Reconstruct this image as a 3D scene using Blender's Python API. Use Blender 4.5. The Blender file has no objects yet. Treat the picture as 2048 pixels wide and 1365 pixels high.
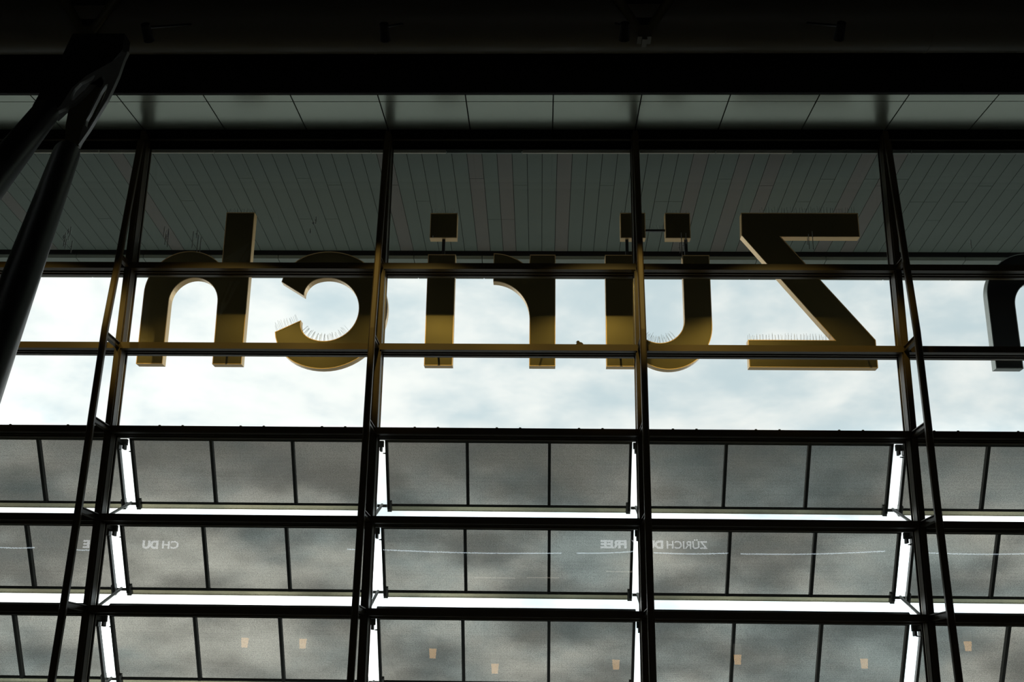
import bpy, math, random
from mathutils import Matrix, Vector
random.seed(7)
S = bpy.context.scene
COL = S.collection
PI = math.pi

# ------------------------------------------------------------------ camera
EYE = 1.6
cd = bpy.data.cameras.new('camera')
cam = bpy.data.objects.new('camera', cd)
COL.objects.link(cam)
p, y, r = (math.radians(a) for a in (17.526, -1.6035, 0.7696))
fwd = Vector((math.sin(y)*math.cos(p), math.cos(y)*math.cos(p), math.sin(p)))
rt = Vector((math.cos(y), -math.sin(y), 0))
up = rt.cross(fwd)
r2 = rt*math.cos(r) + up*math.sin(r)
u2 = -rt*math.sin(r) + up*math.cos(r)
cam.matrix_world = Matrix(((r2.x, u2.x, -fwd.x, 0), (r2.y, u2.y, -fwd.y, 0), (r2.z, u2.z, -fwd.z, EYE), (0, 0, 0, 1)))
cd.sensor_width = 36.0
cd.lens = 2300.9/2048*36.0
cd.clip_start = 0.05
cd.clip_end = 2000
S.camera = cam

# ------------------------------------------------------------------ view
S.view_settings.view_transform = 'Standard'
S.view_settings.look = 'None'
S.view_settings.gamma = 1.0
S.view_settings.exposure = 0.0
S.view_settings.use_curve_mapping = False

# ------------------------------------------------------------------ sky: bright thin cloud, brightest to the left
w = bpy.data.worlds.new('sky')
S.world = w
w.use_nodes = True
nt = w.node_tree
N = nt.nodes
N.clear()
def nd(t, **k):
    n = N.new(t)
    for a, b in k.items():
        setattr(n, a, b)
    return n
def mth(op, a, b=None, clamp=False):
    n = nd('ShaderNodeMath', operation=op, use_clamp=clamp)
    for i, v in enumerate((a, b)):
        if v is None:
            continue
        if hasattr(v, 'node'):
            nt.links.new(v, n.inputs[i])
        else:
            n.inputs[i].default_value = v
    return n.outputs[0]
tc = nd('ShaderNodeTexCoord')
mp = nd('ShaderNodeMapping')
mp.inputs['Scale'].default_value = (1, 1, 1.9)
nt.links.new(tc.outputs['Generated'], mp.inputs[0])
n1 = nd('ShaderNodeTexNoise')
n1.inputs['Scale'].default_value = 6.0
n1.inputs['Detail'].default_value = 7
n1.inputs['Roughness'].default_value = 0.55
n1.inputs['Distortion'].default_value = 0.3
n2 = nd('ShaderNodeTexNoise')
n2.inputs['Scale'].default_value = 17.0
n2.inputs['Detail'].default_value = 5
nt.links.new(mp.outputs[0], n1.inputs[0])
nt.links.new(mp.outputs[0], n2.inputs[0])
cl = mth('ADD', mth('MULTIPLY', n1.outputs[0], 0.65), mth('MULTIPLY', n2.outputs[0], 0.35))
sep = nd('ShaderNodeSeparateXYZ')
nt.links.new(tc.outputs['Generated'], sep.inputs[0])
# glow of the hidden sun: left of the view and low
sun_dir = Vector((-0.42, 0.88, 0.20)).normalized()
dt = nd('ShaderNodeVectorMath', operation='DOT_PRODUCT')
nt.links.new(tc.outputs['Generated'], dt.inputs[0])
dt.inputs[1].default_value = sun_dir
glow = mth('POWER', mth('MAXIMUM', dt.outputs['Value'], 0.0), 14.0)
mr = nd('ShaderNodeMapRange', interpolation_type='SMOOTHSTEP')
nt.links.new(mth('ADD', cl, mth('MULTIPLY', glow, 0.07)), mr.inputs[0])
mr.inputs[1].default_value = 0.38
mr.inputs[2].default_value = 0.64
cm = nd('ShaderNodeMix', data_type='RGBA')
nt.links.new(mr.outputs[0], cm.inputs[0])
cm.inputs[6].default_value = (0.63, 0.75, 0.80, 1)
cm.inputs[7].default_value = (1.0, 1.02, 1.0, 1)
# thin haze makes the low sky brighter
hz = nd('ShaderNodeMapRange', interpolation_type='SMOOTHSTEP')
nt.links.new(sep.outputs[2], hz.inputs[0])
hz.inputs[1].default_value = 0.235
hz.inputs[2].default_value = 0.10
hz.inputs[3].default_value = 1.0
hz.inputs[4].default_value = 2.4
# heavier billows low in the sky
n3 = nd('ShaderNodeTexNoise')
n3.inputs['Scale'].default_value = 9.0
n3.inputs['Detail'].default_value = 6
n3.inputs['Roughness'].default_value = 0.5
mp3 = nd('ShaderNodeMapping')
mp3.inputs['Scale'].default_value = (1, 1, 2.2)
mp3.inputs['Location'].default_value = (3.1, 1.7, 0.4)
nt.links.new(tc.outputs['Generated'], mp3.inputs[0])
nt.links.new(mp3.outputs[0], n3.inputs[0])
bl = nd('ShaderNodeMapRange', interpolation_type='SMOOTHSTEP')
nt.links.new(n3.outputs[0], bl.inputs[0])
bl.inputs[1].default_value = 0.36
bl.inputs[2].default_value = 0.66
bl.inputs[3].default_value = 0.62
bl.inputs[4].default_value = 1.55
lowf = nd('ShaderNodeMapRange', interpolation_type='SMOOTHSTEP')
nt.links.new(sep.outputs[2], lowf.inputs[0])
lowf.inputs[1].default_value = 0.24
lowf.inputs[2].default_value = 0.15
billow = mth('ADD', 1.0, mth('MULTIPLY', lowf.outputs[0], mth('SUBTRACT', bl.outputs[0], 1.0)))
bg = nd('ShaderNodeBackground')
nt.links.new(cm.outputs[2], bg.inputs[0])
nt.links.new(mth('MULTIPLY', mth('MULTIPLY', hz.outputs[0], billow), mth('ADD', 0.97, mth('MULTIPLY', glow, 0.18))), bg.inputs[1])
wo = nd('ShaderNodeOutputWorld')
nt.links.new(bg.outputs[0], wo.inputs[0])

# added spots with no known source, tinting the glazing around the sign gold
def spot(x, power):
    l = bpy.data.lights.new('added_spot', 'SPOT')
    l.energy = power
    l.color = (1.0, 0.73, 0.22)
    l.spot_size = math.radians(27)
    l.spot_blend = 0.6
    l.shadow_soft_size = 0.07
    o = bpy.data.objects.new('added_spot', l)
    COL.objects.link(o)
    o.location = (x, 11.4, 7.14+EYE)
    o.rotation_euler = (Vector((x, 15, 4.62+EYE)) - o.location).to_track_quat('-Z', 'Y').to_euler()
    o.scale = (2.0, 1, 1)
    return o
ADDED_SPOTS = [spot(x, 270) for x in (-7.2, -4.5, -1.8, 0.9, 3.3)]

# ------------------------------------------------------------------ materials
def mat(name, col, rough=0.5, metal=0.0, noise=0.0, nscale=8.0, bump=0.0, spec=0.5):
    m = bpy.data.materials.new(name)
    m.use_nodes = True
    t = m.node_tree
    b = t.nodes['Principled BSDF']
    b.inputs['Roughness'].default_value = rough
    b.inputs['Metallic'].default_value = metal
    b.inputs['Specular IOR Level'].default_value = spec
    c = (*col, 1)
    b.inputs['Base Color'].default_value = c
    tcn = t.nodes.new('ShaderNodeTexCoord')
    nz = t.nodes.new('ShaderNodeTexNoise')
    nz.inputs['Scale'].default_value = nscale
    nz.inputs['Detail'].default_value = 4
    t.links.new(tcn.outputs['Object'], nz.inputs[0])
    mx = t.nodes.new('ShaderNodeMix')
    mx.data_type = 'RGBA'
    t.links.new(nz.outputs[0], mx.inputs[0])
    mx.inputs[6].default_value = tuple(v*(1-noise) for v in col) + (1,)
    mx.inputs[7].default_value = tuple(min(1, v*(1+noise)) for v in col) + (1,)
    t.links.new(mx.outputs[2], b.inputs['Base Color'])
    if bump:
        bp = t.nodes.new('ShaderNodeBump')
        bp.inputs['Strength'].default_value = bump
        bp.inputs['Distance'].default_value = 0.01
        t.links.new(nz.outputs[0], bp.inputs['Height'])
        t.links.new(bp.outputs[0], b.inputs['Normal'])
    return m
def emis(name, col, s):
    m = bpy.data.materials.new(name)
    m.use_nodes = True
    t = m.node_tree
    t.nodes.clear()
    e = t.nodes.new('ShaderNodeEmission')
    e.inputs[0].default_value = (*col, 1)
    e.inputs[1].default_value = s
    o = t.nodes.new('ShaderNodeOutputMaterial')
    t.links.new(e.outputs[0], o.inputs[0])
    return m
def glass(name, tint, tint2=None, dots=0.0, fres=1.0, body=(0.05, 0.05, 0.05), bodyfac=0.0):
    """thin pane: what passes straight through it, what it mirrors, and a printed dot raster if any"""
    m = bpy.data.materials.new(name)
    m.use_nodes = True
    t = m.node_tree
    t.nodes.clear()
    nn = t.nodes.new
    tr = nn('ShaderNodeBsdfTransparent')
    tr.inputs[0].default_value = (*tint, 1)
    base = tr.outputs[0]
    tcn = nn('ShaderNodeTexCoord')
    if tint2:
        tr2 = nn('ShaderNodeBsdfTransparent')
        tr2.inputs[0].default_value = (*tint2, 1)
        vo = nn('ShaderNodeTexVoronoi')
        vo.inputs['Scale'].default_value = 1.0/dots
        vo.inputs['Randomness'].default_value = 0.35
        t.links.new(tcn.outputs['Object'], vo.inputs['Vector'])
        gr = nn('ShaderNodeMath')
        gr.operation = 'GREATER_THAN'
        gr.inputs[1].default_value = 0.42
        t.links.new(vo.outputs['Distance'], gr.inputs[0])
        ms = nn('ShaderNodeMixShader')
        t.links.new(gr.outputs[0], ms.inputs[0])
        t.links.new(tr.outputs[0], ms.inputs[1])
        t.links.new(tr2.outputs[0], ms.inputs[2])
        base = ms.outputs[0]
    if bodyfac:
        df = nn('ShaderNodeBsdfDiffuse')
        df.inputs[0].default_value = (*body, 1)
        ms = nn('ShaderNodeMixShader')
        ms.inputs[0].default_value = bodyfac
        t.links.new(base, ms.inputs[1])
        t.links.new(df.outputs[0], ms.inputs[2])
        base = ms.outputs[0]
    gl = nn('ShaderNodeBsdfGlossy')
    gl.inputs['Roughness'].default_value = 0.0
    fr = nn('ShaderNodeFresnel')
    fr.inputs[0].default_value = 1.45
    fm = nn('ShaderNodeMath')
    fm.operation = 'MULTIPLY'
    fm.inputs[1].default_value = fres
    t.links.new(fr.outputs[0], fm.inputs[0])
    ms = nn('ShaderNodeMixShader')
    t.links.new(fm.outputs[0], ms.inputs[0])
    t.links.new(base, ms.inputs[1])
    t.links.new(gl.outputs[0], ms.inputs[2])
    o = nn('ShaderNodeOutputMaterial')
    t.links.new(ms.outputs[0], o.inputs[0])
    return m

M = dict(
    frame=mat('bronze_frame_paint', (0.11, 0.080, 0.038), 0.42, 0.0, 0.12, 3.0, 0.0, 0.3),
    steel=mat('dark_steel_paint', (0.045, 0.046, 0.048), 0.38, 0.0, 0.15, 4.0),
    groove=mat('brushed_gasket_rail', (0.42, 0.40, 0.33), 0.3, 0.6, 0.1, 6.0),
    blackroof=mat('black_roof_steel', (0.005, 0.005, 0.005), 0.7, 0.0, 0.2, 2.0),
    pipe=mat('pipe_paint', (0.16, 0.15, 0.11), 0.42, 0.0, 0.15, 1.5),
    strut=mat('strut_paint', (0.055, 0.057, 0.06), 0.35, 0.0, 0.1, 3.0),
    cast=mat('cast_node_paint', (0.30, 0.32, 0.30), 0.40, 0.0, 0.1, 5.0),
    tang=mat('tang_plate_paint', (0.11, 0.098, 0.05), 0.45, 0.0, 0.1, 5.0),
    chrome=mat('pin_chrome', (0.8, 0.8, 0.8), 0.2, 1.0),
    head=mat('window_head_paint', (0.008, 0.008, 0.007), 0.7, 0.0, 0.1, 3.0, 0.0, 0.1),
    soffit=mat('inner_soffit_panel', (0.62, 0.69, 0.57), 0.22, 0.5, 0.05, 1.5),
    board=mat('soffit_board', (0.17, 0.21, 0.175), 0.55, 0.0, 0.12, 2.0),
    board2=mat('soffit_board_warm', (0.205, 0.195, 0.17), 0.55, 0.0, 0.12, 2.0),
    trim=mat('pale_trim', (0.62, 0.60, 0.48), 0.5, 0.0, 0.25, 1.2),
    fascia=mat('canopy_fascia', (0.30, 0.34, 0.29), 0.5, 0.0, 0.08, 2.0),
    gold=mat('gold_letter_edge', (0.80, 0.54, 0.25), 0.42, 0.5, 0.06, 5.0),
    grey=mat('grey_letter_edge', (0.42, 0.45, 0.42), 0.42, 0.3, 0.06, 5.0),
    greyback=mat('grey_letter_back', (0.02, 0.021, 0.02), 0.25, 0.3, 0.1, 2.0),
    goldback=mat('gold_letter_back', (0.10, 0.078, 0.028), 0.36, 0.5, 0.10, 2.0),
    rod=mat('rod_black', (0.02, 0.02, 0.018), 0.4),
    wire=mat('spike_wire', (0.25, 0.27, 0.28), 0.35, 0.9),
    rail=mat('louver_rail_aluminium', (0.42, 0.43, 0.33), 0.45, 0.1, 0.06, 4.0),
    lframe=mat('louver_frame', (0.05, 0.052, 0.045), 0.45, 0.0, 0.1, 6.0),
    lbracket=mat('louver_bracket_steel', (0.34, 0.35, 0.33), 0.45, 0.1, 0.1, 9.0),
    wall=mat('hall_wall', (0.05, 0.05, 0.048), 0.8, 0.0, 0.1, 0.7, 0.1),
    floor=mat('hall_floor', (0.24, 0.235, 0.22), 0.5, 0.0, 0.15, 1.2),
    apron=mat('apron_concrete', (0.26, 0.26, 0.25), 0.9, 0.0, 0.25, 0.08),
    facade=mat('outer_cladding', (0.25, 0.26, 0.25), 0.7, 0.0, 0.1, 0.5),
    streak=mat('dirt_streak', (0.85, 0.85, 0.82), 0.8),
    bird=mat('bird_feathers', (0.10, 0.075, 0.04), 0.8, 0.0, 0.3, 40),
    cord=mat('lamp_cord', (0.03, 0.03, 0.03), 0.6),
    shade=emis('lamp_shade_lit', (0.75, 0.72, 0.62), 0.45),
    bulb=emis('lamp_warm_glow', (1.0, 0.56, 0.20), 4.5),
    led=emis('led_strip', (0.75, 0.88, 1.0), 5.5),
    sign=emis('lit_sign_letters', (0.92, 0.95, 1.0), 4.6),
    shelf=emis('lit_shelf', (1.0, 0.9, 0.75), 1.2),
)
M['pane'] = glass('clear_facade_glass', (0.985, 0.995, 0.985), fres=1.0)
M['louver'] = glass('printed_louver_glass', (0.298, 0.294, 0.28), (0.40, 0.395, 0.375), 0.016, 0.5, (0.10, 0.11, 0.09), 0.08)
M['rail'] = glass('frosted_glass_edge', (0.37, 0.36, 0.295), None, 0, 0.5, (0.45, 0.45, 0.36), 0.12)

# ------------------------------------------------------------------ mesh helpers
class MB:
    def __init__(s):
        s.v, s.f, s.sm = [], [], []
    def quads(s, vs, fs, smooth=False):
        o = len(s.v)
        s.v += [tuple(a) for a in vs]
        s.f += [tuple(i+o for i in f) for f in fs]
        s.sm += [smooth]*len(fs)
    def box(s, x0, x1, y0, y1, z0, z1):
        s.quads([(x0,y0,z0),(x1,y0,z0),(x1,y1,z0),(x0,y1,z0),(x0,y0,z1),(x1,y0,z1),(x1,y1,z1),(x0,y1,z1)],
                [(0,3,2,1),(4,5,6,7),(0,1,5,4),(1,2,6,5),(2,3,7,6),(3,0,4,7)])
        return s
    def hexa(s, P):
        s.quads(P, [(0,3,2,1),(4,5,6,7),(0,1,5,4),(1,2,6,5),(2,3,7,6),(3,0,4,7)])
        return s
    def prismx(s, prof, x0, x1):            # profile in (y, z), extruded along x
        n = len(prof)
        s.quads([(x0, a, b) for a, b in prof] + [(x1, a, b) for a, b in prof],
                [tuple(range(n)), tuple(range(2*n-1, n-1, -1))] + [(i, i+n, (i+1) % n+n, (i+1) % n) for i in range(n)])
        return s
    def prismy(s, prof, y0, y1, caps=True):            # outline in (x, z), extruded along y
        n = len(prof)
        c = [tuple(range(n)), tuple(range(2*n-1, n-1, -1))] if caps else []
        s.quads([(a, y0, b) for a, b in prof] + [(a, y1, b) for a, b in prof],
                c + [(i, i+n, (i+1) % n+n, (i+1) % n) for i in range(n)])
        return s
    def tube(s, a, b, ra, rb=None, n=16, caps=True):
        a, b = Vector(a), Vector(b)
        rb = ra if rb is None else rb
        d = (b-a).normalized()
        u = d.cross(Vector((0, 0, 1)) if abs(d.z) < .9 else Vector((1, 0, 0))).normalized()
        v = d.cross(u)
        ring = [(u*math.cos(2*PI*i/n) + v*math.sin(2*PI*i/n)) for i in range(n)]
        s.quads([a+q*ra for q in ring] + [b+q*rb for q in ring], [(i, (i+1) % n, (i+1) % n+n, i+n) for i in range(n)], True)
        if caps:
            s.quads([a+q*ra for q in ring], [tuple(range(n-1, -1, -1))])
            s.quads([b+q*rb for q in ring], [tuple(range(n))])
        return s
    def bar(s, a, b, w, h, side=(1, 0, 0)):            # rectangular bar from a to b, w along side
        a, b, sd = Vector(a), Vector(b), Vector(side)
        d = (b-a).normalized()
        nrm = d.cross(sd).normalized()*h/2
        sd = sd*w/2
        s.hexa([a-sd-nrm, a+sd-nrm, a+sd+nrm, a-sd+nrm, b-sd-nrm, b+sd-nrm, b+sd+nrm, b-sd+nrm])
        return s
    def mesh(s, name, m):
        me = bpy.data.meshes.new(name)
        me.from_pydata(s.v, [], s.f)
        me.materials.append(m)
        for pl, q in zip(me.polygons, s.sm):
            pl.use_smooth = q
        import bmesh
        bm = bmesh.new()
        bm.from_mesh(me)
        bmesh.ops.recalc_face_normals(bm, faces=bm.faces)
        bm.to_mesh(me)
        bm.free()
        return me
def put(name, me, parent=None, loc=(0, 0, 0), rot=(0, 0, 0)):
    o = bpy.data.objects.new(name, me)
    COL.objects.link(o)
    o.location = loc
    o.rotation_euler = rot
    if parent:
        o.parent = parent
    return o
def obj(name, mb, m, parent=None, loc=(0, 0, 0)):
    return put(name, mb.mesh(name, m), parent, loc)
def tag(o, label=None, cat=None, group=None, kind=None):
    for k, v in (('label', label), ('category', cat), ('group', group), ('kind', kind)):
        if v:
            o[k] = v
    return o
def thing(name, loc, label, cat, group=None, kind=None):
    return tag(put(name, None, None, loc), label, cat, group, kind)

# ------------------------------------------------------------------ layout of the facade
D = 15.0                       # glass plane
W = 3.5274                     # bay
MX = {i: -5.7538 + i*W for i in range(-4, 8)}       # mullion lines
I0, I1 = -4, 7
XL, XR = MX[I0], MX[I1]
TZ = [7.6607, 5.8809, 4.6978, 3.5175, 2.3272, 1.1462, -0.035, -1.22]     # transom tops above eye (glass plane)
TZ = [a*14.74/15 + EYE for a in TZ]                  # at the inner face of the profile
TZ[0] = 7.66 + EYE

# ------------------------------------------------------------------ setting: hall
def struct(name, mb, m, label=None, cat=None):
    o = obj(name, mb, m)
    o['kind'] = 'structure'
    if label:
        o['label'] = label
        o['category'] = cat
    return o
struct('floor', MB().box(XL, XR, -10, 15.25, -0.3, 0.0), M['floor'], 'grey polished floor of the departure hall', 'floor')
struct('wall_back', MB().box(XL-.3, XR+.3, -10.3, -10.0, -0.3, 12.0), M['wall'], 'dark back wall of the hall above the shop fronts', 'wall')
struct('wall_left', MB().box(XL-.3, XL-.06, -9.99, 15.25, -0.3, 12.0), M['wall'], 'dark side wall at the left end of the hall', 'wall')
struct('wall_right', MB().box(XR+.06, XR+.3, -9.99, 15.25, -0.3, 12.0), M['wall'], 'dark side wall at the right end of the hall', 'wall')
struct('ceiling', MB().box(XL-.3, XR+.3, -10.3, 13.6, 12.0, 12.2), M['blackroof'], 'black roof of the hall above the steel tube', 'ceiling')
# downstand of the roof edge, closes hall roof to the inner soffit
struct('trim_1', MB().box(XL, XR, 13.58, 13.63, 7.755+EYE, 12.0).box(XL, XR, 13.63, 13.7, 7.80+EYE, 12.0), M['blackroof'], 'flat black edge beam between the roof tube and the pale ceiling panels', 'beam')

# inner soffit: panels that rise gently towards the glass
ZI = lambda Y: 7.838 - (15-Y)*0.0594 + EYE
sof = tag(obj('ceiling_edge', MB().prismx([(13.63, ZI(13.63)+.03), (14.98, ZI(14.98)+.03), (14.98, ZI(15)+.3), (13.63, ZI(15)+.3)], XL, XR), M['blackroof']),
          'strip of pale grey-green ceiling panels above the window head', 'ceiling', None, 'structure')
g = 0.017
def soffit_panel(y0, y1, wd):
    m = MB()
    a, b = g/2, wd-g/2
    e = 0.012
    m.hexa([(a,y0+g/2,ZI(y0+g/2)),(b,y0+g/2,ZI(y0+g/2)),(b,y1-g/2,ZI(y1-g/2)),(a,y1-g/2,ZI(y1-g/2)),
            (a,y0+g/2,ZI(y0)+.028),(b,y0+g/2,ZI(y0)+.028),(b,y1-g/2,ZI(y1)+.028),(a,y1-g/2,ZI(y1)+.028)])
    return m.mesh('ceiling_panel', M['soffit'])
pw = W/3
pa, pb = soffit_panel(13.64, 13.845, pw), soffit_panel(13.845, 14.98, pw)
for k in range(int(round((XR-XL)/pw))):
    put('ceiling_panel', pa, sof, (XL+k*pw, 0, 0))
    put('ceiling_panel', pb, sof, (XL+k*pw, 0, 0))

# ------------------------------------------------------------------ setting: glazed wall, one window per bay
hd = 7.82 + EYE                # underside line of the soffit at the head
def head_profile():
    z = EYE
    return [(14.74, 7.85+z), (14.74, 7.775+z), (14.84, 7.750+z), (14.84, 7.738+z), (14.86, 7.738+z), (14.86, 7.745+z), (14.93, 7.727+z), (14.93, 7.605+z), (15.06, 7.663+z), (15.06, 7.87+z)]
TP = [(14.74, 0), (14.74, -.088), (14.85, -.088), (14.85, -.070), (14.89, -.070), (14.89, -.092), (14.955, -.092), (14.955, -.108), (15.04, -.108), (15.04, 0)]
def streak(x, z, n, h):
    m = MB()
    for k in range(n):
        xx = x + random.uniform(-.07, .07)
        zz = z + random.uniform(-.12, .12)
        hh = h*random.uniform(.3, 1)
        m.box(xx, xx+.009, 14.982, 14.985, zz-hh, zz)
        if random.random() < .5:
            m.box(xx-.015, xx+.004, 14.982, 14.985, zz-hh*.5, zz-hh*.5+.008)
    return m
for n, i in enumerate(range(I0, I1), 1):
    x0, x1 = MX[i]+.03, MX[i+1]-.03
    wn = thing('window_%d' % n, (0, 0, 0), None, None, None, 'structure')
    hm = MB().prismx(head_profile(), x0, x1)
    hd_o = obj('head', hm, M['head'], wn)
    obj('drip_rail', MB().box(x0+.02, x1-.02, 14.87, 14.90, 7.725+EYE, 7.739+EYE), M['groove'], hd_o)
    for q in range(1, 8):
        t = TZ[q]
        tr = obj('transom', MB().prismx([(a, b+t) for a, b in TP], x0, x1), M['frame'], wn)
        obj('gasket', MB().box(x0+.02, x1-.02, 14.893, 14.90, -.0985+t, -.0925+t), M['groove'], tr)
    for q in range(7):
        zt = TZ[q] - (.10 if q else 0.0)
        pn = obj('glass_pane', MB().box(x0, x1, 14.988, 14.998, TZ[q+1]-.002, zt), M['pane'], wn)
    pn = obj('glass_pane', MB().box(x0, x1, 14.988, 14.998, 0, TZ[7]-.1), M['pane'], wn)
    if i in (-1, 0, 1, 2, 3):
        st = MB()
        for sx, sz, c, h in {-1: [(-6.75, 7.9, 8, .2)], 0: [(-5.35, 8.0, 5, .25), (-4.9, 7.9, 4, .3)], 1: [(-1.5, 7.9, 1, .05)],
                             2: [(1.95, 7.85, 5, .33), (3.7, 7.9, 3, .3)], 3: [(6.0, 7.95, 1, .3)]}[i]:
            st.v += []
            s2 = streak(sx, sz, c, h)
            o_ = len(st.v)
            st.v += s2.v
            st.f += [tuple(a+o_ for a in f) for f in s2.f]
            st.sm += s2.sm
        if i == 0:
            s2 = streak(-3.25, 8.05, 5, .12)
            o_ = len(st.v)
            st.v += s2.v; st.f += [tuple(a+o_ for a in f) for f in s2.f]; st.sm += s2.sm
        tag(obj('dirt_streaks', st, M['streak'], wn), kind='stuff')

# mullion trusses: profiled mullion on the glass, bowed tube in front of it and a bracket at each transom
def dl(z):                       # distance of the tube from the glass at height z above the eye
    P = [(7.68, .30), (5.9, .56), (4.7, .75), (3.5, .82), (2.3, .87), (1.1, .95), (0.3, 1.02), (-1.6, 1.15)]
    for (a, b), (c, d) in zip(P, P[1:]):
        if z >= c:
            return b + (a-z)/(a-c)*(d-b)
    return P[-1][1]
def mullion_mesh():
    m = MB()
    z0, z1 = 0.0, 7.80+EYE
    m.box(-.05, .05, 14.765, 14.93, z0, z1)
    m.box(-.036, .036, 14.735, 14.765, z0, z1)
    m.box(-.03, .03, 14.93, 15.07, z0, z1)
    m.box(-.062, .062, 14.955, 14.975, z0, z1)
    m.box(-.045, .045, 15.0, 15.02, z0, z1)
    return m.mesh('mullion', M['frame'])
def tube_mesh():
    m = MB()
    zs = [7.60, 6.7, 5.85, 4.66, 3.48, 2.3, 1.12, -.05, -1.6]
    w, d = .042, .05
    ring = [(-w, -d*.5), (-w*.6, -d), (w*.6, -d), (w, -d*.5), (w, d*.5), (w*.6, d), (-w*.6, d), (-w, d*.5)]
    v, f = [], []
    for z in zs:
        for a, b in ring:
            v.append((a, 15-dl(z)+b, z+EYE))
    for k in range(len(zs)-1):
        for j in range(8):
            f.append((k*8+j, k*8+(j+1) % 8, (k+1)*8+(j+1) % 8, (k+1)*8+j))
    f += [tuple(range(8)), tuple(range(len(v)-1, len(v)-9, -1))]
    m.quads(v, f)
    return m.mesh('tube', M['frame'])
mm, tm = mullion_mesh(), tube_mesh()
edge_m = MB().box(-.0535, -.0505, 14.90, 14.915, 1.0, 7.6+EYE).box(.0505, .0535, 14.90, 14.915, 1.0, 7.6+EYE).mesh('edge_seal', M['groove'])
arm_meshes = []
for t in TZ[1:]:
    z = t-.045
    y0 = 15-dl(z-EYE)+.04
    arm_meshes.append(MB().box(-.03, .03, y0, 14.74, z-.035, z-.012).box(-.008, .008, y0, 14.74, z-.012, z+.03).box(-.03, .03, y0, 14.74, z+.03, z+.04).mesh('bracket', M['frame']))
tl = {-1: 'bowed mullion truss beyond the left edge, left of the forked struts', 0: 'bowed dark mullion truss left of the letter h, nearest the forked struts', 1: 'bowed mullion truss crossing the right edge of the letter c',
      2: 'near-vertical mullion truss crossing the letter u with two dots', 3: 'bowed mullion truss in the gap right of the letter Z', 4: 'bowed mullion truss beyond the partly cut off letter n',
      -2: 'mullion truss second beyond the left edge', -3: 'mullion truss third beyond the left edge', 5: 'mullion truss second beyond the letter n', 6: 'mullion truss third beyond the letter n', -4: 'mullion truss at the left side wall', 7: 'mullion truss at the right side wall'}
for i in range(I0+1, I1):
    t = thing('mullion_truss', (MX[i], 0, 0), tl[i], 'mullion', 'bowed mullion trusses of the glass wall')
    mo = put('mullion', mm, t)
    put('edge_seal', edge_m, mo)
    put('tube', tm, t)
    for a in arm_meshes:
        put('bracket', a, t)

# ------------------------------------------------------------------ outside: canopy with boarded soffit
ZO = lambda Y: 7.67 - 0.08*(Y-15.13) + EYE
ov = tag(obj('roof_overhang', MB().prismx([(15.08, ZO(15.08)+.03), (18.40, ZO(18.40)+.03), (18.40, ZO(18.4)-.04), (18.45, ZO(18.4)-.04), (18.45, ZO(18.45)+.03),
                                           (19.25, ZO(19.25)-.05), (19.25, 12.2), (13.6, 12.2), (13.6, 12.0), (15.08, 12.0)], XL-1, XR+1), M['blackroof']),
         'projecting canopy outside the glass with a boarded underside', 'canopy', None, 'structure')
bw = W/16
jo = [16.1, 16.6, 17.2, 15.9]
def board(y0, y1, m):
    a, b = .004, bw-.004
    q = MB().hexa([(a,y0,ZO(y0)),(b,y0,ZO(y0)),(b,y1,ZO(y1)),(a,y1,ZO(y1)),(a,y0,ZO(y0)+.025),(b,y0,ZO(y0)+.025),(b,y1,ZO(y1)+.025),(a,y1,ZO(y1)+.025)])
    return q.mesh('soffit_board', m)
variants = {}
for k in range(-10, 16*7+12):
    X = MX[-2] + 2*0 + k*bw
    if X > MX[6]:
        break
    if X < MX[-3]:
        continue
    c = M['board2'] if random.random() < .22 else M['board']
    j = random.choice((None, None, None, 0, 1, 2, 3))
    key = (j, c.name)
    if key not in variants:
        variants[key] = [board(15.12, 18.34, c)] if j is None else [board(15.12, jo[j]-.004, c), board(jo[j]+.004, 18.34, c)]
    for me in variants[key]:
        put('soffit_board', me, ov, (X, 0, 0))
# outer band of the underside, in panels one third of a bay wide
def band():
    a, b = .006, pw-.006
    z = lambda Y: 7.296 - 0.08*(Y-18.4) + EYE
    return MB().hexa([(a,18.42,z(18.42)),(b,18.42,z(18.42)),(b,19.22,z(19.2)),(a,19.22,z(19.2)),(a,18.42,z(18.4)+.06),(b,18.42,z(18.4)+.06),(b,19.22,z(19.2)+.06),(a,19.22,z(19.2)+.06)]).mesh('edge_panel', M['fascia'])
bd = band()
for k in range(-6, 27):
    put('edge_panel', bd, ov, (MX[-1]+k*pw, 0, 0))
# pale trim at the joint of canopy and window head, in lengths
k = 0
x = MX[-2]
while x < MX[6]:
    L = random.choice((1.1, 1.7, 2.3))
    put('trim_strip', MB().box(0, L-.012, 15.085, 15.115, 7.630+EYE, 7.70+EYE).mesh('trim_strip', M['trim'] if random.random() < .55 else M['fascia']), ov, (x, 0, 0))
    x += L
struct('ground', MB().box(-160, 160, 15.3, 300, -8.4, -8.0), M['apron'], 'concrete apron far below the glass wall', 'ground')
struct('wall_front', MB().box(XL-.3, XR+.3, 15.26, 15.3, -8.0, -0.02), M['facade'], 'cladding below the glass wall', 'wall')

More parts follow.
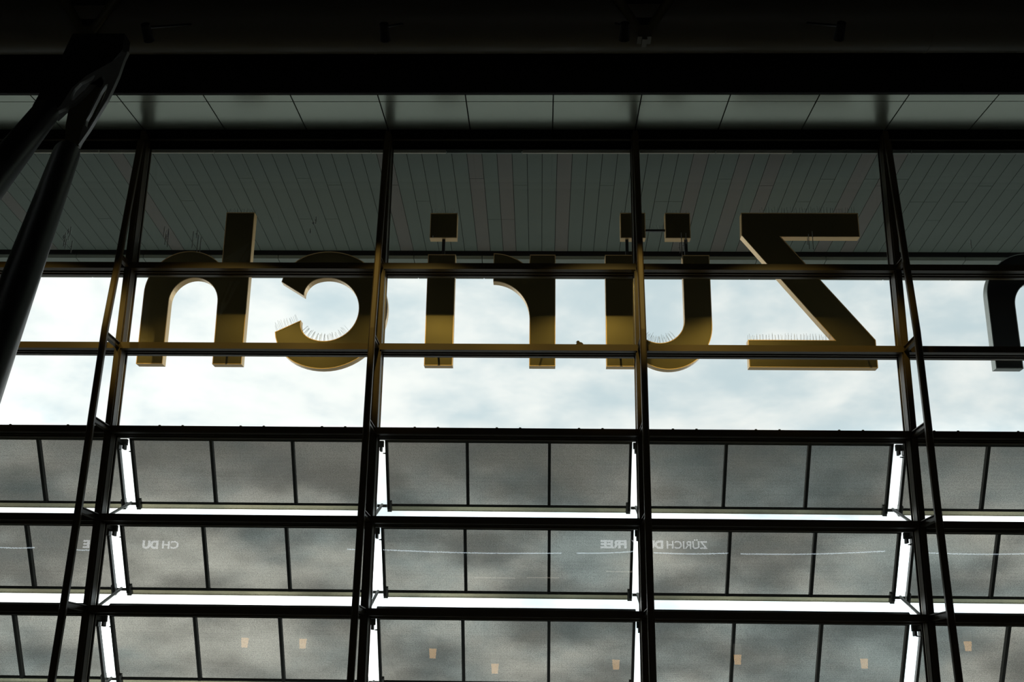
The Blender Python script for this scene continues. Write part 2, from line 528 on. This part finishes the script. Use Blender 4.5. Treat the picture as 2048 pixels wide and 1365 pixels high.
# ------------------------------------------------------------------ sunshade louvers
LT, LB = (15.42, 3.42+EYE), (15.935, 2.632+EYE)          # top and bottom edge of the glass, first row
DZ = 1.181
HU = 3*1.125/2                                           # half width of a unit
dv = Vector((0, LB[0]-LT[0], LB[1]-LT[1])).normalized()
nv = Vector((0, -dv.z*-1, dv.y)) if False else Vector((0, dv.z, -dv.y))   # faces the hall and down
T0, B0 = Vector((0, *LT)), Vector((0, *LB))
def slab(x0, x1, a, b, t0, t1):                           # a, b along the slope from the top; t along the normal
    P = []
    for t in (t0, t1):
        for q, xx in ((a, x0), (a, x1), (b, x1), (b, x0)):
            v = T0 + dv*q + nv*t
            P.append((xx, v.y, v.z))
    return P
LEN = (B0-T0).length
def mk(name, m, *slabs):
    q = MB()
    for s in slabs:
        q.hexa(slab(*s))
    return q.mesh(name, m)
pane_m = mk('glass_pane', M['louver'], (-.555, .555, .002, LEN-.004, -.004, .004))
post_m = mk('post', M['lframe'], (-.02, .02, -.05, LEN, -.02, .055))
end_m = mk('end_frame', M['lframe'], (-.018, .018, -.05, LEN+.05, -.02, .05))
top_m = mk('top_rail', M['lframe'], (-HU, HU, -.15, -.0, -.03, .05))
bl_m = mk('bottom_seal', M['lframe'], (-HU+.02, HU-.02, LEN-.004, LEN+.012, -.02, .03))
bot_m = mk('bottom_rail', M['rail'], (-HU+.02, HU-.02, LEN+.012, LEN+.085, -.025, .02))
cap_m = mk('corner_cap', M['lbracket'], (-.03, .03, LEN-.05, LEN+.095, -.035, .035))
clip_m = MB().tube((0, 15.36, LT[1]+.075), (0, 15.36, LT[1]+.165), .018, .018, 8).tube((0, 15.36, LT[1]+.165), (0, 15.36, LT[1]+.19), .030, .014, 8).mesh('clip', M['lframe'])
# hinge block at the top and stay at the bottom of every gap between two louvers
def stay_mesh():
    b = B0 + dv*.02
    a = MB()
    a.box(-.068, .068, b.y-.02, b.y+.02, b.z-.018, b.z+.018)
    return a.mesh('cross_plate', M['lbracket'])
sp_m = stay_mesh()
sa_m = MB().tube((0, B0.y-.01, B0.z-.005), (0, 15.10, TZ[4]+.02), .021, .021, 8).mesh('arm', M['lbracket'])
sh_m = MB().box(-.068, .068, 15.30, 15.36, LT[1]-.10, LT[1]-.02).box(-.05, -.02, 15.28, 15.38, LT[1]-.16, LT[1]-.1).box(.02, .05, 15.28, 15.38, LT[1]-.16, LT[1]-.1).mesh('hinge_block', M['lframe'])
sl_m = MB().box(-.012, .012, 15.085, 15.32, LT[1]-.08, LT[1]-.04).mesh('lug', M['lframe'])
cp_v = T0 + dv*(LEN*.19)
cp_m = MB().tube((.035, cp_v.y, cp_v.z), (.085, cp_v.y, cp_v.z), .006, .012, 8).mesh('stop_pin', M['lframe'])
rown = {0: 'top', 1: 'middle', 2: 'bottom'}
bayn = {-2: 'beyond the left edge', -1: 'at the left edge, left of the leftmost mullion', 0: 'below the letters h and c', 1: 'below the letters i and r', 2: 'below the letter Z',
        3: 'at the right edge, below the cut off letter n', 4: 'beyond the right edge of the view'}
for row in range(3):
    for i in range(-2, 5):
        cx = (MX[i]+MX[i+1])/2
        t = thing('sunshade_louver', (cx, 0, -row*DZ), '%s row grey printed glass louver %s' % (rown[row], bayn[i]), 'sunshade', 'glass sunshade louvers outside the window')
        for k in (-1, 0, 1):
            put('glass_pane', pane_m, t, (k*1.125, 0, 0))
        for s in (-.5, .5):
            put('post', post_m, t, (s*1.125, 0, 0))
        for s in (-1, 1):
            put('end_frame', end_m, t, (s*(HU-.018), 0, 0))
            put('corner_cap', cap_m, t, (s*(HU-.03), 0, 0))
        put('top_rail', top_m, t)
        put('bottom_seal', bl_m, t)
        put('bottom_rail', bot_m, t)
        for nme, me in (('cross_plate', sp_m), ('stay_arm', sa_m), ('hinge_block', sh_m), ('lug', sl_m), ('stop_pin', cp_m)):
            put(nme, me, t, (MX[i]-cx, 0, 0))
        if row == 0:
            for k in range(3):
                for s in (-.16, .16):
                    put('clip', clip_m, t, ((k-1)*1.125+s, 0, 0))
# ------------------------------------------------------------------ sign letters (seen from behind, through the glass)
LY = 15.60
DEP = 0.145
def arc(cx, cz, rx, rz, a0, a1, n=28):
    return [(cx+rx*math.cos(math.radians(a0+(a1-a0)*k/n)), cz+rz*math.sin(math.radians(a0+(a1-a0)*k/n))) for k in range(n+1)]
def rect(x0, x1, z0, z1):
    return [(x0, z0), (x1, z0), (x1, z1), (x0, z1)]
def inset(poly, d):
    n = len(poly)
    A = sum(poly[i][0]*poly[(i+1) % n][1]-poly[(i+1) % n][0]*poly[i][1] for i in range(n))
    s = 1 if A > 0 else -1
    out = []
    for i in range(n):
        p0, p1, p2 = Vector(poly[i-1]), Vector(poly[i]), Vector(poly[(i+1) % n])
        e1, e2 = (p1-p0).normalized(), (p2-p1).normalized()
        n1, n2 = Vector((-e1.y, e1.x))*s, Vector((-e2.y, e2.x))*s
        b = (n1+n2)
        b = b/max(.3, b.dot(n1)) if b.length > 1e-6 else n1
        out.append(tuple(p1+b*d))
    return out
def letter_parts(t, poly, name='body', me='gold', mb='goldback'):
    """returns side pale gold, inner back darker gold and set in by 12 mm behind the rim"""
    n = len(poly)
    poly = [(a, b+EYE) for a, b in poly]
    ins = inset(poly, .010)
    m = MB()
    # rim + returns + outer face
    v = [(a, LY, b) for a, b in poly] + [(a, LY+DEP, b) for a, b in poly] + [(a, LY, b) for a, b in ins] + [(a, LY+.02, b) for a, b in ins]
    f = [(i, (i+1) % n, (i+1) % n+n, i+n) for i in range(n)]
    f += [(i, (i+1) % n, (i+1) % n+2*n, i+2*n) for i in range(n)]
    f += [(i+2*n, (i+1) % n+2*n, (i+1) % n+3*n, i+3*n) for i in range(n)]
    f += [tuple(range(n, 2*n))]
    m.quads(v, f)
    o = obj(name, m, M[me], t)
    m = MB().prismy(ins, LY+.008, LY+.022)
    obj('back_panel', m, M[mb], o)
    return o
def spikes(t, segs, h=.12, step=.022):
    m = MB()
    for (x0, z0), (x1, z1) in segs:
        L = math.hypot(x1-x0, z1-z0)
        k = max(1, int(L/step))
        nx, nz = -(z1-z0)/L, (x1-x0)/L
        for j in range(k+1):
            q = j/k
            x, z = x0+(x1-x0)*q, z0+(z1-z0)*q+EYE
            hh = h*random.uniform(.8, 1.05)
            yy = LY + (.03 if j % 2 else .09)
            dx, dy = random.uniform(-.012, .012), random.uniform(-.03, .03)
            m.bar((x, yy, z-.004), (x+nx*hh+dx, yy+dy, z+nz*hh), .0028, .0028)
    tag(obj('bird_spikes', m, M['wire'], t), kind='stuff')
def mounts(t, xs, z=5.83):
    for x in xs:
        for za, zb in ((5.735, 5.93), (4.565, 4.73)):
            xx = x if za < 5 or x != 4.55 else 4.0
            obj('mount', MB().tube((xx, 15.05, za+EYE), (xx, LY+.012, zb+EYE), .014, .014, 10), M['rod'], t)
LBL = 'letters of the large gold sign outside the glass'
def letter(x, label):
    return thing('sign_letter', (0, 0, 0), label, 'letter', LBL)
BZ, XH, CP = 4.56, 6.25, 6.92
# Z
t = letter(3.8, 'large letter Z seen mirrored, rightmost whole letter, black above and gold below')
letter_parts(t, [(2.90, CP), (4.60, CP), (4.60, 6.54), (3.46, 6.54), (4.70, 4.97), (4.70, BZ), (2.905, BZ), (2.905, 4.965), (4.125, 4.965), (2.89, 6.56)])
spikes(t, [((2.92, 4.965), (4.05, 4.965)), ((3.2, CP), (4.58, CP))], .105)
mounts(t, (4.55,))
# u with two dots
t = letter(1.6, 'gold letter u with two square dots, third mullion passing over it')
pu = [(.90, XH), (1.30, XH)] + arc(1.66, 5.27, .36, .36, 180, 360) + [(2.02, XH), (2.41, XH)] + arc(1.78, 5.17, .63, .65, 0, -140.5)[0:] + [(1.30, BZ), (.90, BZ)]
letter_parts(t, pu)
for x0 in (1.13, 1.785):
    d = letter_parts(t, rect(x0, x0+.365, 6.515, 6.915), 'dot')
obj('cross_rod', MB().box(1.495, 1.785, LY+.05, LY+.08, 6.645+EYE, 6.675+EYE), M['rod'], t)
for x in (1.225, 2.085):
    obj('rod', MB().box(x-.022, x+.022, LY+.05, LY+.09, XH+EYE, 6.515+EYE), M['rod'], t)
sg = [(math.radians(a)) for a in range(225, 320, 8)]
cc = [(1.66+.36*math.cos(a), 5.27+.36*math.sin(a)) for a in sg]
spikes(t, list(zip(cc, cc[1:])), .13)
spikes(t, [((1.5, 6.675), (1.78, 6.675)), ((1.14, 6.915), (1.49, 6.915)), ((1.8, 6.915), (2.14, 6.915))], .06)
mounts(t, (1.1,))
# r
t = letter(0, 'gold letter r seen mirrored, its arm pointing left, left of the u')
letter_parts(t, [(-.19, XH), (.18, XH), (.18, BZ), (-.19, BZ)] + arc(-.72, 5.27, .53, .56, 0, 90, 20) + [(-.72, 6.27)] + [q for q in arc(-.72, 5.30, .80, .97, 90, 50, 12)][1:] )
mounts(t, (0,))
# i
t = letter(-1.5, 'gold letter i with a black square dot on a thin rod')
letter_parts(t, rect(-1.68, -1.275, BZ, XH))
letter_parts(t, rect(-1.665, -1.265, 6.51, 6.905), 'dot')
obj('rod', MB().box(-1.485, -1.44, LY+.05, LY+.09, XH+EYE, 6.51+EYE), M['rod'], t)
spikes(t, [((-1.66, 6.905), (-1.27, 6.905))], .08)
mounts(t, (-1.48,))
# c
t = letter(-3, 'gold letter c seen mirrored, round and open to the left')
cx, cz = -3.13, 5.395
a0, a1, nn = -154, 148, 56
def rr(k, base, tip):
    e = min(k, nn-k)/nn
    q = max(0, 1-e/.13)
    return base + (tip-base)*q*q
po = [(cx+rr(k, .895, .79)*math.cos(math.radians(a0+(a1-a0)*k/nn)), cz+rr(k, .895, .79)*math.sin(math.radians(a0+(a1-a0)*k/nn))) for k in range(nn+1)]
pi_ = [(cx+rr(k, .48, .385)*math.cos(math.radians(a0+(a1-a0)*k/nn)), cz+rr(k, .48, .385)*math.sin(math.radians(a0+(a1-a0)*k/nn))) for k in range(nn+1)]
letter_parts(t, po + pi_[::-1])
cc = [(cx+.48*math.cos(math.radians(a)), cz+.48*math.sin(math.radians(a))) for a in range(222, 322, 8)]
spikes(t, list(zip(cc, cc[1:])), .13)
spikes(t, [((-3.83, 5.08), (-3.52, 5.22))], .13)
mounts(t, (-2.35,))
# h and n share the arch
def arch(dx, stem_top):
    s = [(-4.70, BZ), (-4.28, BZ), (-4.28, stem_top), (-4.70, stem_top)]
    out = arc(-5.175, 5.64, .625, .65, 40.5, 180, 28)
    inn = arc(-5.065, 5.50, .355, .37, 180, 0, 24)
    q = s + out + [(-5.795, BZ), (-5.415, BZ)] + inn
    return [(a+dx, b) for a, b in q]
t = letter(-5, 'gold letter h seen mirrored, leftmost letter, with a tall stem')
letter_parts(t, arch(0, 6.91))
spikes(t, [((-4.69, 6.91), (-4.29, 6.91))], .08)
mounts(t, (-4.5,))
t = letter(7, 'dark letter n at the right edge of the view, partly cut off')
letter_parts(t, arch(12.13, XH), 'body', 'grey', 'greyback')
mounts(t, (7.6,))

# small bird sitting on the second transom
bt = TZ[2]
b = MB()
def blob(m, c, r, nu=12, nv_=8):
    v = [(c[0]+r[0]*math.sin(PI*j/nv_)*math.cos(2*PI*i/nu), c[1]+r[1]*math.sin(PI*j/nv_)*math.sin(2*PI*i/nu), c[2]+r[2]*math.cos(PI*j/nv_)) for j in range(nv_+1) for i in range(nu)]
    m.quads(v, [(j*nu+i, j*nu+(i+1) % nu, (j+1)*nu+(i+1) % nu, (j+1)*nu+i) for j in range(nv_) for i in range(nu)], True)
bx_ = 0.50
t = thing('bird', (bx_, 14.86, bt), 'tiny dark bird perched on the transom between the r and the u', 'bird')
b = MB(); blob(b, (0, 0, .035), (.05, .03, .033)); obj('body', b, M['bird'], t)
b = MB(); blob(b, (-.022, 0, .068), (.022, .02, .02)); b.tube((-.04, 0, .066), (-.056, 0, .063), .006, .001, 6); obj('head', b, M['bird'], t)
obj('tail', MB().bar((.04, 0, .03), (.085, 0, .012), .01, .006, (0, 1, 0)), M['bird'], t)

# ------------------------------------------------------------------ steel roof tube and its struts
pz = 8.378+EYE
t = thing('roof_tube', (0, 12.95, pz), 'long black horizontal steel tube across the top of the hall', 'beam')
q = MB()
n = 48
q.tube((XL, 0, 0), (XR, 0, 0), .36, .36, n)
obj('tube', q, M['pipe'], t)
for x in (-9.5, -2.2, 4.9, 12.0):
    obj('weld_collar', MB().tube((x-.015, 0, 0), (x+.015, 0, 0), .364, .364, n), M['pipe'], t)

def vee(xc, label, spread=.36):
    t = thing('roof_strut_pair', (xc, 12.60, 8.02+EYE), label, 'strut', 'strut pairs above the roof tube')
    obj('bracket', MB().box(-.085, .085, -.05, .12, -.07, .10).box(-.03, .03, -.07, .12, -.12, -.07), M['tang'], t)
    for s in (-1, 1):
        obj('strut', MB().tube((s*.06, -.0, .06), (s*(spread+.52), -.12, 1.35), .05, .085, 16), M['tang'], t)
    obj('dark_infill', MB().hexa([(-.05,.02,.06),(.05,.02,.06),(.05,.04,.06),(-.05,.04,.06),(-.75,-.05,1.3),(.75,-.05,1.3),(.75,-.03,1.3),(-.75,-.03,1.3)]), M['blackroof'], t)  # black sheet stands in for the dark open space between the struts
vee(1.25, 'dark V of two roof struts meeting above the third mullion')
vee(-5.80, 'dark V of two roof struts above the forked strut head on the left')

# ------------------------------------------------------------------ branching support at the left
def V(x, y, z):
    return Vector((x, y, z+EYE))
t = thing('branching_column', (-2.9, 2.6, 0), 'pair of thick black tubular struts with a forked steel head at the left edge', 'column')
off = -Vector((-2.9, 2.6, 0))
def vt(q):
    return tuple(Vector(q)+off)
apex = V(-5.0, 12.3, 7.62)
Bt, Bm = V(-5.533, 11.971, 6.115), V(-4.70, 9.80, 4.175)
At, Am = V(-5.88, 12.05, 6.66), V(-4.96, 9.42, 4.58)
def strut(top, mid, r):
    d = (mid-top).normalized()
    end = top + d*((top.z)/-d.z)*0.999
    m = MB()
    m.tube(vt(top), vt(top+d*.22), r*.62, r*.97, 28)
    m.tube(vt(top+d*.22), vt(top+d*.26), r*.97, r, 28, False)
    m.tube(vt(top+d*.26), vt(end), r, r, 28)
    return obj('strut', m, M['strut'], t), d, end
sB, dB, eB = strut(Bt, Bm, .148)
sA, dA, eA = strut(At, Am, .150)
for e in (eA, eB):
    obj('base_plate', MB().tube(vt(e+Vector((0, 0, .0))), vt(e+Vector((0, 0, .05))), .32, .32, 28), M['cast'], t)
# pins at the top of the front strut
sd = Vector((1, 0, 0)) - dB*dB.x
sd.normalize()
for s in (-1, 1):
    c = Vector((-5.47+s*.087, 11.86, 6.075-s*.035+EYE))
    obj('pin', MB().tube(vt(c-sd*.018), vt(c+sd*.018), .012, .012, 10), M['chrome'], t)
def ray_dir(u, v):
    return (fwd + r2*u - u2*v)
# forked head: plates lie in planes through the apex and each strut, given by outlines in (along, across)
def plate(o, ax, cr, outline, hole, th, m, name):
    """flat plate with a slot; o origin, ax along, cr across"""
    ax, cr = ax.normalized(), cr.normalized()
    nr = ax.cross(cr).normalized()*th/2
    n, k = len(outline), len(hole)
    assert n == k or k == 0
    P = lambda a, s: vt(o+ax*a[0]+cr*a[1]+nr*s)
    q = MB()
    v = [P(a, -1) for a in outline] + [P(a, 1) for a in outline]
    if not k:
        q.quads(v, [tuple(range(n)), tuple(range(2*n-1, n-1, -1))] + [(i, (i+1) % n, (i+1) % n+n, i+n) for i in range(n)])
    else:
        v += [P(a, -1) for a in hole] + [P(a, 1) for a in hole]
        f = []
        for i in range(n):
            j = (i+1) % n
            f += [(i, j, j+n, i+n), (2*n+i, 2*n+j, 3*n+j, 3*n+i), (i, j, 2*n+j, 2*n+i), (n+i, n+j, 3*n+j, 3*n+i)]
        q.quads(v, f)
    return obj(name, q, m, t)
FL = [(-4.989, 7.393), (-5.161, 7.257), (-5.3, 7.162), (-5.434, 7.074), (-5.593, 6.907), (-5.667, 6.74), (-5.742, 6.581), (-5.532, 6.707), (-5.437, 6.813), (-5.336, 6.96), (-5.263, 7.054), (-5.196, 6.946), (-5.125, 7.108), (-5.043, 7.284)]
FLS = [(-5.35, 7.074), (-5.416, 7.027), (-5.5, 6.974), (-5.567, 6.886), (-5.593, 6.813), (-5.603, 6.753), (-5.571, 6.733), (-5.526, 6.753), (-5.479, 6.813), (-5.434, 6.88), (-5.394, 6.947), (-5.365, 7.0), (-5.346, 7.041), (-5.337, 7.067)]
FR = [(-4.95, 7.355), (-4.985, 7.24), (-5.026, 7.031), (-5.073, 6.864), (-5.125, 6.705), (-5.19, 6.553), (-5.286, 6.325), (-5.39, 6.118), (-5.38, 6.273), (-5.355, 6.403), (-5.314, 6.547), (-5.259, 6.731), (-5.184, 6.944), (-5.07, 7.199)]
FRS = [(-5.139, 6.917), (-5.147, 6.837), (-5.161, 6.758), (-5.187, 6.678), (-5.218, 6.586), (-5.246, 6.481), (-5.271, 6.39), (-5.311, 6.338), (-5.339, 6.37), (-5.336, 6.442), (-5.3, 6.534), (-5.257, 6.665), (-5.214, 6.798), (-5.167, 6.904)]
TG = [(-5.616, 6.195), (-5.638, 6.457), (-5.63, 6.668), (-5.574, 6.788), (-5.496, 6.888), (-5.362, 7.023), (-5.285, 7.083), (-5.209, 6.948), (-5.243, 6.788), (-5.305, 6.555), (-5.366, 6.378), (-5.43, 6.227), (-5.447, 6.169)]
HUB = [(-5.76, 7.75), (-5.12, 7.75), (-5.12, 7.53), (-5.35, 7.17), (-5.5, 7.10), (-5.87, 6.66), (-6.12, 6.76), (-6.05, 6.95), (-5.92, 7.2)]
def upright_plate(o_, h_, y0, y1, m, name):
    loc = lambda q, yy: (q[0]+2.9, yy-2.6, q[1]+EYE)
    n, k = len(o_), len(h_)
    q = MB()
    v = [loc(a, y0) for a in o_] + [loc(a, y1) for a in o_]
    if not k:
        q.quads(v, [tuple(range(n)), tuple(range(2*n-1, n-1, -1))] + [(i, (i+1) % n, (i+1) % n+n, i+n) for i in range(n)])
    else:
        v += [loc(a, y0) for a in h_] + [loc(a, y1) for a in h_]
        f = []
        for i in range(n):
            j = (i+1) % n
            f += [(i, j, j+n, i+n), (2*n+i, 2*n+j, 3*n+j, 3*n+i), (i, j, 2*n+j, 2*n+i), (n+i, n+j, 3*n+j, 3*n+i)]
        q.quads(v, f)
    return obj(name, q, m, t)
upright_plate(FL, FLS, 11.97, 12.03, M['cast'], 'fork_blade')
upright_plate(FR, FRS, 11.90, 11.96, M['cast'], 'fork_blade')
upright_plate(TG, [], 12.04, 12.10, M['tang'], 'tang_plate')
upright_plate(HUB, [], 12.14, 12.34, M['blackroof'], 'hub')
# ------------------------------------------------------------------ inside the hall: what the glass mirrors
def text_mesh(body, size, m, depth=.03, bold=0.0, align='LEFT'):
    cu = bpy.data.curves.new('t', 'FONT')
    cu.body = body
    cu.size = size
    cu.extrude = depth/2
    cu.offset = bold
    cu.align_x = align
    o = bpy.data.objects.new('t', cu)
    COL.objects.link(o)
    bpy.context.view_layer.update()
    dg = bpy.context.evaluated_depsgraph_get()
    me = bpy.data.meshes.new_from_object(o.evaluated_get(dg))
    bpy.data.objects.remove(o)
    me.materials.clear()
    me.materials.append(m)
    me.transform(Matrix.Rotation(math.radians(90), 4, 'X'))
    me.transform(Matrix.Rotation(math.radians(180), 4, 'Z'))     # faces +Y, towards the glass
    return me
def sign_words(loc, words, label, size=.36):
    """each word: text, bold, distance from the start of the sign, width in metres"""
    t = thing('shop_sign', loc, label, 'sign')
    for wd, b, x, width in words:
        me = text_mesh(wd, size, M['sign'], .03, b)
        xs = [v.co.x for v in me.vertices]
        me.transform(Matrix.Translation((-max(xs), 0, 0)))
        me.transform(Matrix.Diagonal((width/(max(xs)-min(xs)), 1, 1, 1)))
        put('word', me, t, (-x, 0, 0))
    return t
sign_words((5.69, -9.93, 5.17+EYE), [('ZÜRICH', .006, 0, 1.40), ('DUTY', .018, 1.52, 1.08), ('FREE', .018, 2.77, .90)], 'lit white shop sign with three words on the back wall')
sign_words((-12.6, -9.93, 5.0+EYE), [('CH', .006, 0, .57), ('DU', .018, .71, .55), ('E', .014, 3.12, .22)], 'lit white fragment of a shop sign, far left on the back wall')
leds = [(-18.9, -17.62, 4.97, 4.975), (-16.24, -15.67, 4.92, 4.908), (-6.72, -6.37, 5.03, 5.016), (-5.47, .68, 5.02, 4.965), (1.2, 3.18, 4.97, 5.05), (3.84, 6.38, 5.01, 5.02), (6.8, 11.71, 5.0, 5.14), (12.25, 16.44, 5.14, 5.10)]
ll = ['at the far left end', 'below the sign fragment', 'shortest, left of the middle', 'longest, in the middle', 'below the word FREE', 'below the first word of the whole sign', 'right of the whole sign', 'at the far right end']
for (a, bb, z0, z1), s in zip(leds, ll):
    t = thing('light_strip', ((a+bb)/2, -9.9, z0+EYE), 'thin cold white light strip on back wall, %s' % s, 'lamp', 'light strips along the shop fronts')
    h = (bb-a)/2
    seg = 10
    q = MB()
    for k in range(seg):
        u0, u1 = k/seg, (k+1)/seg
        zz = lambda u: (z1-z0)*u - .05*math.sin(PI*u)*min(1, h/2)
        q.bar((-h+2*h*u0, 0, zz(u0)), (-h+2*h*u1, 0, zz(u1)), .028, .035, (0, 1, 0))
    obj('tube', q, M['led'], t)
    obj('mount', MB().box(-h, h, -.09, -.02, -.02+(z1-z0)/2, .0+(z1-z0)/2), M['steel'], t)
for px_, (X, Z) in enumerate([(-9.03, 1.80), (-7.25, 1.79), (-3.28, 1.55), (-1.39, 1.13), (2.25, 1.29), (5.90, 1.48), (9.67, 1.41), (12.8, 1.95)]):
    t = thing('pendant_lamp', (X, -6, Z+EYE), 'warm cylindrical pendant lamp, number %s from the left' % ['one', 'two', 'three', 'four', 'five', 'six', 'seven', 'eight'][px_], 'lamp', 'pendant lamps of the hall')
    obj('shade', MB().tube((0, 0, .02), (0, 0, .34), .125, .125, 20), M['shade'], t)
    obj('bulb', MB().tube((0, 0, -.26), (0, 0, .02), .09, .115, 20), M['bulb'], t)
    obj('cord', MB().tube((0, 0, .34), (0, 0, 12.0-Z-EYE), .006, .006, 6), M['cord'], t)
# shelves with lit edges below the middle strip
for k, (xa, xb, zz, s) in enumerate([(-2.3, -.9, 4.10, 'long left'), (-.5, .6, 4.12, 'middle'), (2.2, 3.1, 4.35, 'right')]):
    t = thing('lit_shelf', ((xa+xb)/2, -9.8, zz+EYE), 'shop shelf with a dim lit edge on the back wall, %s one' % s, 'shelf', 'lit shop shelves')
    h = (xb-xa)/2
    obj('board', MB().box(-h, h, -.18, .0, -.02, .02), M['steel'], t)
    obj('light_edge', MB().box(-h, h, .0, .01, -.02, .02), M['shelf'], t)
# invented housings for the added spots below the roof tube
for k, o in enumerate(ADDED_SPOTS):
    x = o.location.x
    t = thing('added_spotlight', (x, 11.4, 7.14+EYE), 'added black spotlight slung in front of the roof tube, number %s from the left' % ('one', 'two', 'three', 'four', 'five')[k], 'lamp', 'added spotlights below the roof tube')
    d = Vector((0, 3.6, -2.19)).normalized()
    obj('housing', MB().tube(-d*.04, -d*.24, .06, .05, 20), M['blackroof'], t)
    obj('arm', MB().tube(-d*.2, (0, 1.3, 1.1), .015, .015, 8), M['blackroof'], t)
    o.parent = t
    o.location = (0, 0, 0)
